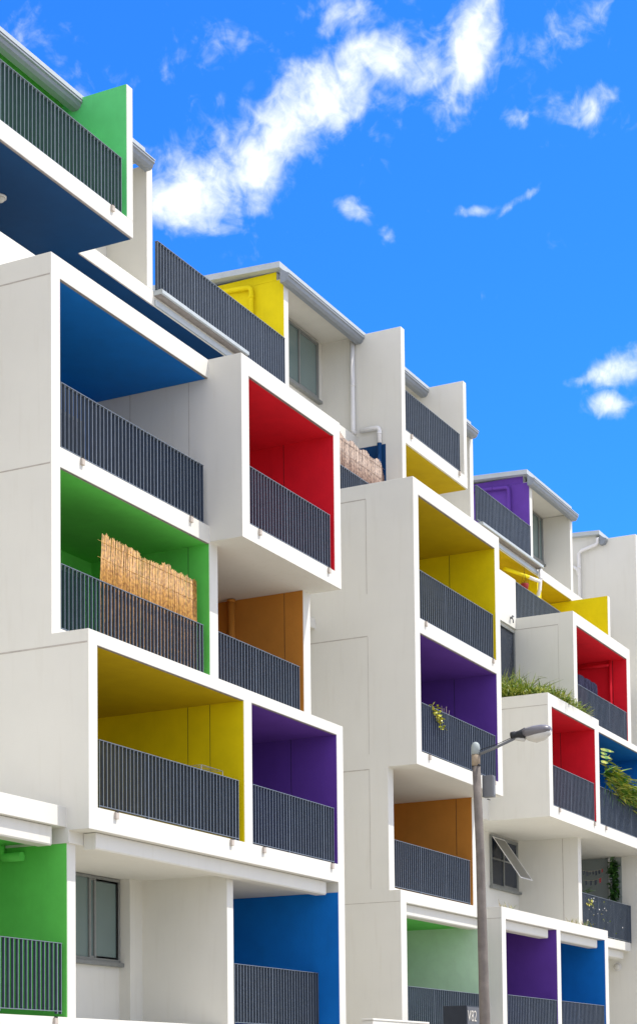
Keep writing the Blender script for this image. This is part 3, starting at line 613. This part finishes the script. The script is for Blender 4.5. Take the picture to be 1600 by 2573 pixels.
for z, l in ((11.1, .62), (10.9, .5), (10.75, .35), (11.0, .3)): b.leaf((-.05, .02, z - 8.96), (1, -.35, .04), l, .10, 'strap', droop=.08, seg=4, side=Vector((0, .3, .95)))
for i in range(14): b.tube([(.2 + i * .26, .1, .05), (.22 + i * .26, .05, .7), (.3 + i * .26, .0, 1.2)], [.02, .015, .01], 'ivy', 6)
o = b.build('balcony_plant'); o.location = (49.2, 16.0, 8.96); tag(o, 'large strap leaved plant spilling over the blue balcony railing', 'plant')
def vine(name, pts, n, sz, m, lab, rad=.05, cat='vine', stem=True):
    b = MB(); o0 = Vector(pts[-1]); P = [Vector(p) - o0 for p in pts]
    if stem: b.tube(P, .006, m, 5)
    for i in range(n):
        t = random.random() * (len(P) - 1); k = int(t); p = P[k].lerp(P[k + 1], t - k) + Vector((random.gauss(0, rad), random.gauss(-rad * .4, rad * .7), random.gauss(0, rad)))
        l = sz * random.uniform(.6, 1.3); b.leaf(p, (random.gauss(0, 1), random.gauss(-.3, .8), random.gauss(-.3, .7)), l, l * .75, m, droop=.6, seg=3)
    o = b.build(name); o.location = o0; return tag(o, lab, cat)
vine('trailing_vine', [(37.15, P0, 10.14), (37.32, P0 - .03, 10.0), (37.45, P0 - .03, 9.85), (37.62, P0 - .03, 9.68)], 60, .085, 'vine', 'yellow green vine trailing over the purple balcony railing', .045)
vine('climbing_vine', [(53.84, 17.28, 8.5), (53.85, 17.24, 7.9), (53.83, 17.28, 7.2), (53.84, 17.26, 6.2)], 460, .15, 'ivy', 'dark ivy climbing the white pipe in the corner balcony', .09)
vine('potted_plant', [(50.45, 16.95, 7.24), (50.35, 16.95, 7.0), (50.3, 16.95, 6.0)], 26, .22, 'ivy', 'dark leafy plant just above the left end of the corner balcony railing', .08, 'plant')
b = MB()
for i in range(46):
    x = random.choice([random.gauss(50.1, .18), random.gauss(51.3, .2), random.uniform(49.6, 53.7)]); z = random.uniform(6.15, 7.0); l = random.uniform(.03, .06)
    b.leaf((x - 51, -.01, z - 5.96), (random.gauss(0, 1), -.4, random.gauss(0, 1)), l, l * .8, random.choice(['petal', 'vine', 'petal', 'shrub']), droop=.2, seg=2)
for i in range(18): b.leaf((random.gauss(49.98, .12) - 51, -.01, random.uniform(6.8, 7.0) - 5.96), (random.gauss(0, .6), -.4, -1), .09, .03, 'vine', droop=.2, seg=2)
for i in range(7): b.tube([(-1.2 + i * .55, .10, .02), (-1.15 + i * .55, .08, .6), (-1.0 + i * .5, .05, 1.0)], .008, 'ivy', 5)
o = b.build('flowering_climber'); o.location = (51, P1, 5.96); tag(o, 'sparse white flowers and leaves poking through the corner balcony railing', 'plant')
def weeds(x0, x1, y, z, n, lab):
    b = MB(); cx = (x0 + x1) / 2
    for i in range(n):
        x = random.uniform(x0, x1); b.leaf((x - cx, random.uniform(0, .06), 0), (random.gauss(0, .5), random.gauss(0, .3), 1), random.uniform(.06, .22), .012, random.choice(['dry', 'dry', 'shrub']), droop=.4, seg=3)
    o = b.build('weed_tuft'); o.location = (cx, y, z); tag(o, lab, 'weeds', 'weeds on the ledges')
weeds(41.25, 42.2, P0 + .05, 5.965, 30, 'dry weeds on the corner of the ledge above the purple recess')
weeds(46.2, 47.8, P0 + .04, 5.965, 60, 'dry weeds along the ledge above the lower blue recess')
# dry branches behind the purple rail
b = MB()
for dx in (-.04, .0, .05, .1): b.tube([(dx, 0, 0), (dx * 1.6, 0, .8), (dx * 3.2, .0, 1.35 + random.uniform(-.05, .12))], [.01, .007, .003], 'dry', 5)
o = b.build('bare_branches'); o.location = (38.65, 16.35, 9.02); tag(o, 'bare pale branches standing behind the purple balcony railing', 'plant')
# bunting
b = MB()
def string(p, q, n, sag):
    p, q = Vector(p), Vector(q); pts = [p.lerp(q, i / 12) - Vector((0, 0, sag * 4 * (i / 12) * (1 - i / 12))) for i in range(13)]
    b.tube(pts, .004, 'dry', 4)
    for i in range(n):
        t = (i + .6) / (n + .3); c = p.lerp(q, t) - Vector((0, 0, sag * 4 * t * (1 - t))); m_ = 'flagred' if i == n - 1 else 'flagdark'; s_ = random.uniform(.07, .12)
        e = Vector((q - p)).normalized() * s_
        b.face([c - e, c + e, c + e * .8 - Vector((0, 0, s_ * 1.2)), c - e * .8 - Vector((0, 0, s_ * 1.4))], m_)
string((51.7, 0, 0.0), (53.8, .0, .28), 7, .06); string((51.8, .0, -.28), (53.7, .0, .02), 4, .07)
o = b.build('bunting'); o.location = (0, 17.5, 8.02); tag(o, 'two strings of dark and red bunting flags across the corner balcony', 'bunting')
# patterned cloth screen behind the upper red railing
b = MB(); n = 10; top = lambda t: 1.52 + .03 * t - (.0 if t < .85 else (t - .85) * .8)
for i in range(n):
    t0, t1 = i / n, (i + 1) / n
    b.face([(t0 * 2.0, .03 * math.sin(i * 2), 0), (t1 * 2.0, .03 * math.sin(i * 2 + 2), 0), (t1 * 2.0, .03 * math.sin(i * 2 + 2), top(t1)), (t0 * 2.0, .03 * math.sin(i * 2), top(t0))], 'sheet', True)
o = b.build('patterned_screen'); sm = o.modifiers.new('th', 'SOLIDIFY'); sm.thickness = .02; o.location = (49.9, 16.95, 12.02)
for v in o.data.vertices: pass
tag(o, 'dark patterned cloth screen behind the upper red balcony railing', 'screen')
# hanging pot
b = MB(); b.tube([(0, 0, -.12), (0, 0, -.08), (0, 0, .06), (0, 0, .08)], [.05, .10, .13, .12], 'flagred', 14)
for a in range(3):
    an = a * 2.09; b.tube([(.12 * math.cos(an), .12 * math.sin(an), .07), (0, 0, .45), (0, 0, .62)], .004, 'black', 4)
for i in range(40): b.leaf((0, 0, .06), (random.gauss(0, .8), random.gauss(0, .8), .7), random.uniform(.08, .2), .025, 'ivy', droop=.9, seg=3)
o = b.build('hanging_pot'); o.location = (52.1, 19.3, 16.93); tag(o, 'small dark red hanging pot under the yellow soffit', 'plant pot')
# drying rack top in the yellow balcony
b = MB()
for z in (1.27,): 
    b.tube([(0, 0, z), (.75, .0, z)], .006, 'steel_sunlit', 6); b.tube([(0, .4, z), (.75, .4, z)], .006, 'steel_sunlit', 6)
    for i in range(6): b.tube([(i * .15, 0, z), (i * .15, .4, z)], .004, 'steel_sunlit', 5)
for x in (0, .75):
    for y in (0, .4): b.tube([(x, y, 0), (x, y, z)], .007, 'steel_sunlit', 6)
o = b.build('drying_rack'); o.location = (27.55, 16.3, 6.07); tag(o, 'thin metal drying rack behind the yellow balcony railing', 'drying rack')
